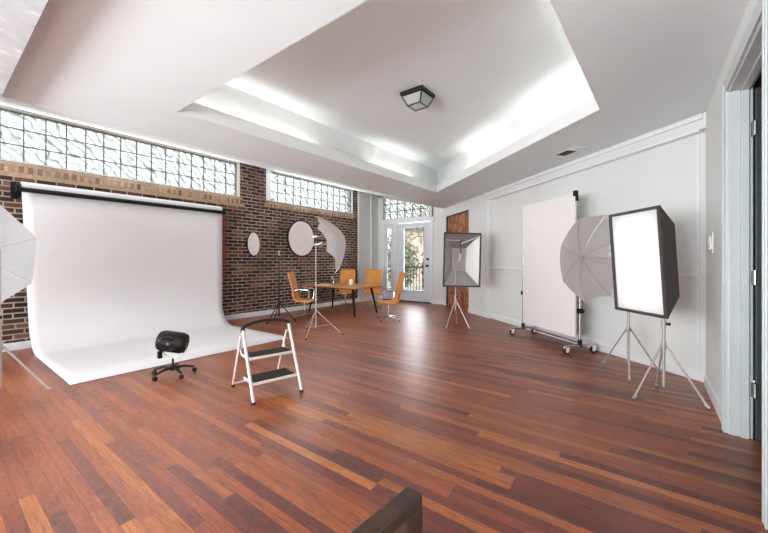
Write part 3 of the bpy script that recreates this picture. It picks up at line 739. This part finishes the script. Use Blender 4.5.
# ------------------------------------------------------------------ fan / studio lamp on five-star base
fn = thing('floor_fan', 'squat black drum fan on a five-star castor base by the paper edge', 'fan', (2.70, -6.79, 0), 0)
for k in range(5):
    a = math.radians(-72 + 72 * k); c, s_ = math.cos(a), math.sin(a)
    lg = MB().tube([(0, 0, .075), (c * .10, s_ * .10, .078), (c * .19, s_ * .19, .055)], [.014, .012, .009], 8).build('base_arm', M['blackplastic'], fn, True)
    y = Matrix.Translation((c * .192, s_ * .192, .022)) @ Matrix.Rotation(a, 4, 'Z') @ Matrix.Rotation(PI / 2, 4, 'X')
    MB().lathe([(.0, -.014), (.021, -.014), (.021, .014), (0, .014)], 14, y).build('castor', M['rubber'], lg, True)
MB().tube([(0, 0, .05), (0, 0, .10)], .026, 12).build('hub', M['blackplastic'], fn, True); MB().tube([(0, 0, .10), (0, 0, .17)], .011, 10).build('post', M['black'], fn, True)
dr = cam2w(.96, -.16, .12).normalized(); cz = Vector((0.0, 0.0, .335))
fside = dr
pts = []
for k in range(13):
    a = PI * k / 12; pts.append(cz + fside * (math.cos(a) * .132) + Vector((0, 0, -math.sin(a) * .165)))
MB().tube(pts, .006, 6).build('yoke', M['greymetal'], fn, True)
dm = Matrix.Translation(cz) @ dr.to_track_quat('Z', 'Y').to_matrix().to_4x4()
d_ = MB().lathe([(.06, -.13), (.09, -.122), (.104, -.09), (.104, .09), (.09, .122), (.06, .13)], 28, dm).build('drum', M['blackplastic'], fn, True)
cc = dr.cross(Vector((0, 0, 1))).normalized()
if cc.dot(cam2w(0, 0, -1)) < 0: cc = -cc
gm_ = Matrix.Translation(cz + cc * .101) @ cc.to_track_quat('Z', 'Y').to_matrix().to_4x4()
mb = MB()
for rr in (.025, .042, .058, .074): mb.lathe([(rr - .003, -.003), (rr, .006), (rr + .003, -.003)], 24, gm_)
for k in range(8): a = k * PI / 4; mb.tube([gm_ @ Vector((math.cos(a) * .012, math.sin(a) * .012, .004)), gm_ @ Vector((math.cos(a) * .076, math.sin(a) * .076, .0))], .0022, 5)
mb.build('grille', M['black'], d_)
MB().lathe([(0, .0), (.014, 0), (.014, .01), (0, .012)], 12, gm_).build('badge', plain('brown badge', (112, 74, 66), 0.4, var=0.1), d_)
bx = cz - fside * .10 + cc * .05
MB().tube([bx + Vector((0, 0, -.03)), bx + Vector((0, 0, -.10))], .004, 6).build('cable', M['black'], fn)
MB().box(bx.x - .018, bx.x + .018, bx.y - .018, bx.y + .018, bx.z - .165, bx.z - .095).build('power_box', M['blackplastic'], fn, bevel=.003)

# ------------------------------------------------------------------ step ladder
ld = thing('step_ladder', 'white folding two-step ladder with dark rubber treads and black handle', 'step ladder', (0, 0, 0))
FL, FR = Vector((4.01, -6.72, 0)), Vector((4.10, -6.31, 0)); RL, RR = Vector((3.49, -6.60, 0)), Vector((3.58, -6.19, 0))
TL, TR = Vector((3.755, -6.66, .565)), Vector((3.845, -6.25, .565))
for a, b in ((FL, TL), (FR, TR)):
    g0 = MB().tube([a + Vector((0, 0, .02)), b], .0135, 10).build('front_rail', M['ladderwhite'], ld, True); MB().tube([a, a + (b - a) * .05], .017, 10).build('rubber_foot', M['rubber'], g0)
for a, b in ((RL, TL), (RR, TR)):
    b2 = b + Vector((-.03, 0, -.06)); g0 = MB().tube([a + Vector((0, 0, .01)), b2], .011, 10).build('rear_leg', M['ladderwhite'], ld, True); MB().tube([a, a + (b2 - a) * .05], .014, 10).build('rubber_foot', M['rubber'], g0)
MB().tube([RL + (TL - RL) * .06, RR + (TR - RR) * .06], .009, 8).build('rear_crossbar', M['ladderwhite'], ld, True)
u = (FR - FL).normalized(); bk_ = Vector((-u.y, u.x, 0))
if bk_.x > 0: bk_ = -bk_
Wl = (FR - FL).length
for zf, dp in ((.27, .21), (.60, .17)):
    a = FL + (TL - FL) * zf; z = a.z
    Ms = Matrix(((u.x, bk_.x, 0, a.x), (u.y, bk_.y, 0, a.y), (0, 0, 1, z), (0, 0, 0, 1)))
    sp_ = MB().box(.012, Wl - .012, -.02, dp, -.022, .0, Ms).build('step', M['ladderwhite'], ld, bevel=.006)
    mb = MB().box(.03, Wl - .03, .0, dp - .008, .0, .006, Ms)
    for k in range(9): mb.box(.03, Wl - .03, .01 + k * (dp - .03) / 9, .016 + k * (dp - .03) / 9, .006, .009, Ms)
    mb.build('tread', M['tread'], sp_)
    for e in ((.01, Wl - .01) if zf > .5 else ()):
        p = a + u * e + bk_ * (dp - .01); MB().tube([p + Vector((0, 0, -.008)), a + u * e + bk_ * (dp + .04) + Vector((0, 0, .11 if zf < .5 else .08))], .006, 6).build('link_strut', M['ladderwhite'], ld)
pts = [TL + Vector((0, 0, -.01))]
for k in range(0, 13):
    s_ = k / 12; h = math.sin(PI * s_) ** .55 * .045 if 0 < s_ < 1 else 0
    pts.append(TL + (TR - TL) * s_ + Vector((-.0, 0, h + .012)))
pts.append(TR + Vector((0, 0, -.01)))
MB().tube(pts, .013, 10).build('handle', M['rubber'], ld, True)
MB().tube([TL + Vector((0, 0, -.03)), TL + Vector((0, 0, .012))], .018, 10).build('joint_cap', M['rubber'], ld, True)

# ------------------------------------------------------------------ meeting table, chairs, table things
tb = thing('meeting_table', 'long oak meeting table on slanted black legs', 'table', (1.03, -2.60, 0))
TH = .61
MB().box(-.80, .82, -.47, .47, TH - .028, TH).build('tabletop', M['tabletop'], tb, bevel=.004)
for sx, sy in ((-1, -1), (-1, 1), (1, -1), (1, 1)):
    MB().tube([(sx * .58, sy * .30, TH - .03), (sx * .70, sy * .37, .0)], [.028, .017], 8).build('leg', M['blackmat'], tb, True)
mb = MB().box(-.62, .62, -.31, -.28, TH - .06, TH - .029); mb.box(-.62, .62, .28, .31, TH - .06, TH - .029); mb.build('apron', M['black'], tb)

def chair0(label, loc, rz):
    t = thing('conference_chair', label, 'chair', loc, rz, 'tan leather chairs around the table')
    prof = [(.20, .355), (.19, .372), (.10, .368), (-.02, .362), (-.10, .366), (-.155, .39), (-.185, .44), (-.20, .55), (-.225, .68), (-.262, .82), (-.30, .93)]
    hw = [.20, .205, .21, .21, .205, .20, .195, .195, .20, .20, .185]
    th = .026; mb = MB(); n = len(prof)
    for i, (x, z) in enumerate(prof):
        a = Vector((prof[min(i + 1, n - 1)][0] - prof[max(i - 1, 0)][0], prof[min(i + 1, n - 1)][1] - prof[max(i - 1, 0)][1])).normalized(); nx, nz = a.y, -a.x
        for s_ in (-1, 1):
            mb.v.append((x, s_ * hw[i], z)); mb.v.append((x - (-nx) * -th if False else x + nx * -th * -1 * -1, s_ * hw[i], z + nz * th * (-1) * -1 * -1 if False else z - nz * th * -1 * -1))
    def q(i, s_, k): return i * 4 + (0 if s_ < 0 else 2) + k
    for i in range(n - 1):
        mb.f += [(q(i, -1, 0), q(i, 1, 0), q(i + 1, 1, 0), q(i + 1, -1, 0)), (q(i, -1, 1), q(i + 1, -1, 1), q(i + 1, 1, 1), q(i, 1, 1)),
                 (q(i, -1, 0), q(i + 1, -1, 0), q(i + 1, -1, 1), q(i, -1, 1)), (q(i, 1, 0), q(i, 1, 1), q(i + 1, 1, 1), q(i + 1, 1, 0))]
    mb.f += [(q(0, -1, 0), q(0, -1, 1), q(0, 1, 1), q(0, 1, 0)), (q(n - 1, -1, 0), q(n - 1, 1, 0), q(n - 1, 1, 1), q(n - 1, -1, 1))]
    ks = 6
    seat = MB(); seat.v = list(mb.v); seat.f = list(mb.f)
    sf = MB(); bf = MB()
    sf.v = mb.v[:]; bf.v = mb.v[:]
    for f in mb.f: (sf if sum(i // 4 for i in f) / len(f) < ks else bf).f.append(f)
    for p_, nm in ((sf, 'seat'), (bf, 'backrest')):
        used = sorted({i for f in p_.f for i in f}); mp = {o: k for k, o in enumerate(used)}
        r = MB(); r.v = [p_.v[i] for i in used]; r.f = [tuple(mp[i] for i in f) for f in p_.f]; r.build(nm, M['leather'], t, True)
    for s_ in (-1, 1):
        MB().tube([(-.17, s_ * .215, .42), (-.17, s_ * .245, .56), (-.10, s_ * .25, .59), (.09, s_ * .25, .58), (.13, s_ * .245, .55), (.10, s_ * .22, .35)], .0095, 8).build('armrest', M['chrome'], t, True)
    MB().tube([(-.02, 0, .07), (-.02, 0, .33)], .017, 12).build('post', M['chrome'], t, True)
    MB().box(-.10, .08, -.10, .10, .322, .338).build('seat_plate', M['chrome'], t)
    for k in range(4):
        a = PI / 4 + k * PI / 2; c, s_ = math.cos(a), math.sin(a)
        lg = MB().tube([(-.02, 0, .075), (-.02 + c * .14, s_ * .14, .055), (-.02 + c * .27, s_ * .27, .03)], [.015, .012, .009], 8).build('base_arm', M['chrome'], t, True)
        MB().tube([(-.02 + c * .262, s_ * .262, .0), (-.02 + c * .262, s_ * .262, .03)], .012, 8).build('glide', M['rubber'], lg)
    return t
c1 = chair0('tan leather chair at the near side of the table, turned toward the garden door', (.98, -3.62, 0), math.radians(36))
dup(c1, (.40, -1.85, 0), math.radians(-62), 'tan leather chair half hidden by the table, in front of the brick')
dup(c1, (1.20, -1.72, 0), math.radians(-56), 'tan leather chair behind the table, in front of the white corner wall')
dup(c1, (2.47, -2.84, 0), math.radians(226), 'tan leather chair at the table end, in front of the garden door')

t = thing('white_jar', 'small milky white jar on the meeting table', 'jar', (1.20, -2.50, TH)); MB().lathe([(.03, .001), (.042, .01), (.045, .09), (.038, .125), (.03, .13), (0, .13)], 18).build('body', M['candle'], t, True)
cg = clear_glass('drinking glass', (.9, .92, .92, 1), .3)
for i, (x, y) in enumerate(((.62, -2.55), (.80, -2.66))):
    o = MB().lathe([(.0, .002), (.032, .002), (.038, .05), (.036, .11), (.016, .14), (.016, .18), (.019, .182), (.013, .18), (.013, .14), (.033, .11), (.035, .05), (.03, .006), (0, .006)], 18).build('glass_carafe', cg, None, True)
    o.location = (x, y, TH); tag(o, ('clear glass carafe on the table, farther from the white jar', 'clear glass carafe on the table, nearer to the white jar')[i], 'carafe', 'glass carafes on the table')
o = MB().box(-.14, .14, -.10, .10, 0.001, .012).build('paper_stack', M['paper']); o.location = (.75, -2.88, TH); o.rotation_euler.z = .3; tag(o, 'stack of white papers lying on the meeting table', 'papers')

# ------------------------------------------------------------------ wooden chair at the very front: only an arm end shows
ac = thing('wooden_armchair', 'dark varnished wooden chair arm poking in at the bottom edge', 'armchair', (0, 0, 0))
tipc = Vector((6.152, -7.722, .693))
dirn = cam2w(-.65, 0, -.76).normalized(); sd = Vector((-dirn.y, dirn.x, 0))
def AM(o): return Matrix(((dirn.x, sd.x, 0, o.x), (dirn.y, sd.y, 0, o.y), (0, 0, 1, o.z), (0, 0, 0, 1)))
Ma = AM(tipc)
MB().box(0, .42, -.019, .019, -.026, .0, Ma).build('arm', M['darkwood'], ac, bevel=.004)
MB().box(.0, .05, -.020, .020, -.693, -.026, Ma).build('front_leg', M['darkwood'], ac, bevel=.004)
MB().box(.39, .43, -.020, .020, -.693, -.026, Ma).build('rear_leg', M['darkwood'], ac, bevel=.004)
MB().tube([Ma @ Vector((.05, -.026, -.05)), Ma @ Vector((.36, -.026, -.05))], .004, 8).build('metal_rail', M['chrome'], ac)

# ------------------------------------------------------------------ camera
cam = bpy.data.cameras.new('camera'); co = bpy.data.objects.new('camera', cam); COL.objects.link(co)
cam.sensor_width = 36; cam.lens = 350 / 768 * 36; cam.shift_y = -5.5 / 768; cam.clip_start = .05
co.location = (6.526, -8.321, 1.15); co.rotation_euler = (PI / 2, 0, math.asin(.603))
S.camera = co

# ------------------------------------------------------------------ light
wd = bpy.data.worlds.new('world'); S.world = wd; wd.use_nodes = True; nt = wd.node_tree; nt.nodes.clear()
o_ = nt.nodes.new('ShaderNodeOutputWorld'); bg = nt.nodes.new('ShaderNodeBackground'); sky = nt.nodes.new('ShaderNodeTexSky')
sky.sky_type = 'NISHITA'; sky.sun_disc = False; sky.sun_elevation = math.radians(48); sky.sun_rotation = math.radians(200); sky.air_density = 1.0; sky.dust_density = 3.0
mx = nt.nodes.new('ShaderNodeMix'); mx.data_type = 'RGBA'; mx.inputs[0].default_value = .8; mx.inputs[7].default_value = (1, 1, 1, 1)
hs_ = nt.nodes.new('ShaderNodeVectorMath'); hs_.operation = 'SCALE'; hs_.inputs[3].default_value = .12
nt.links.new(sky.outputs[0], hs_.inputs[0]); nt.links.new(hs_.outputs[0], mx.inputs[6]); nt.links.new(mx.outputs[2], bg.inputs[0]); bg.inputs[1].default_value = 1.9
nt.links.new(bg.outputs[0], o_.inputs[0])

def area(name, loc, rot, sx, sy, power, color=(1, 1, 1)):
    l = bpy.data.lights.new(name, 'AREA'); l.shape = 'RECTANGLE'; l.size = sx; l.size_y = sy; l.energy = power; l.color = color
    o = bpy.data.objects.new(name, l); COL.objects.link(o); o.location = loc; o.rotation_euler = rot; return o
# daylight lamps at the windows; the back-wall pair is added fill
for (a, b), pw_ in zip(FILL_WIN, (110, 230)): area('window_daylight', ((a + b) / 2, YB - .02, 1.45), (PI / 2 + .5, 0, 0), b - a - .15, 1.65, pw_, (.92, .965, 1))
area('window_daylight', (.02, (W1[0] + W1[1]) / 2, 2.76), (0, -PI / 2, 0), .55, 4.1, 22, (1, 1, 1))
area('window_daylight', (.02, (W2[0] + W2[1]) / 2, 2.76), (0, -PI / 2, 0), .55, 2.5, 22, (1, 1, 1))
area('window_daylight', (1.25, .35, 1.25), (PI / 2, 0, PI), .9, 1.9, 34, (.93, .96, 1))
for x_, pw_ in ((1.9, 9), (5.0, 30)): area('bounced_strobe', (x_, -9.9, 1.0), (PI - .65, 0, 0), 2.6, 1.8, pw_, (.90, .96, 1))  # unseen area lamps added behind the camera to lift the ceiling
# cove tubes hidden behind the lip of the tray
def cove(i, s0, s1, nrm=.085):
    a, b = T[i], T[(i + 1) % 4]; c = sum(T, Vector((0, 0))) / 4; t_ = (b - a).normalized(); nn = Vector((t_.y, -t_.x))
    if nn.dot((a + b) / 2 - c) < 0: nn = -nn
    p = a + (b - a) * s0 + nn * nrm; q_ = a + (b - a) * s1 + nn * nrm
    o = MB().tube([(p.x, p.y, HC + .05), (q_.x, q_.y, HC + .05)], .016, 10).build('cove_light', M['cove_tube'])
    return tag(o, 'tube light hidden behind the lip of the ceiling tray', 'tube light', 'hidden tray tube lights')
cove(0, .03, .36); cove(0, .60, .86); cove(1, .28, .56); cove(1, .68, .96); cove(2, .1, .9); cove(3, .1, .45); cove(3, .55, .9)

S.view_settings.view_transform = 'Standard'; S.view_settings.look = 'None'; S.view_settings.gamma = 1; S.view_settings.exposure = 0.42
S.view_settings.use_curve_mapping = False
S.cycles.use_denoising = True; S.cycles.max_bounces = 10; S.cycles.diffuse_bounces = 5; S.cycles.transparent_max_bounces = 16; S.cycles.transmission_bounces = 6
S.cycles.sample_clamp_indirect = 6.0; S.cycles.caustics_refractive = False; S.cycles.caustics_reflective = False
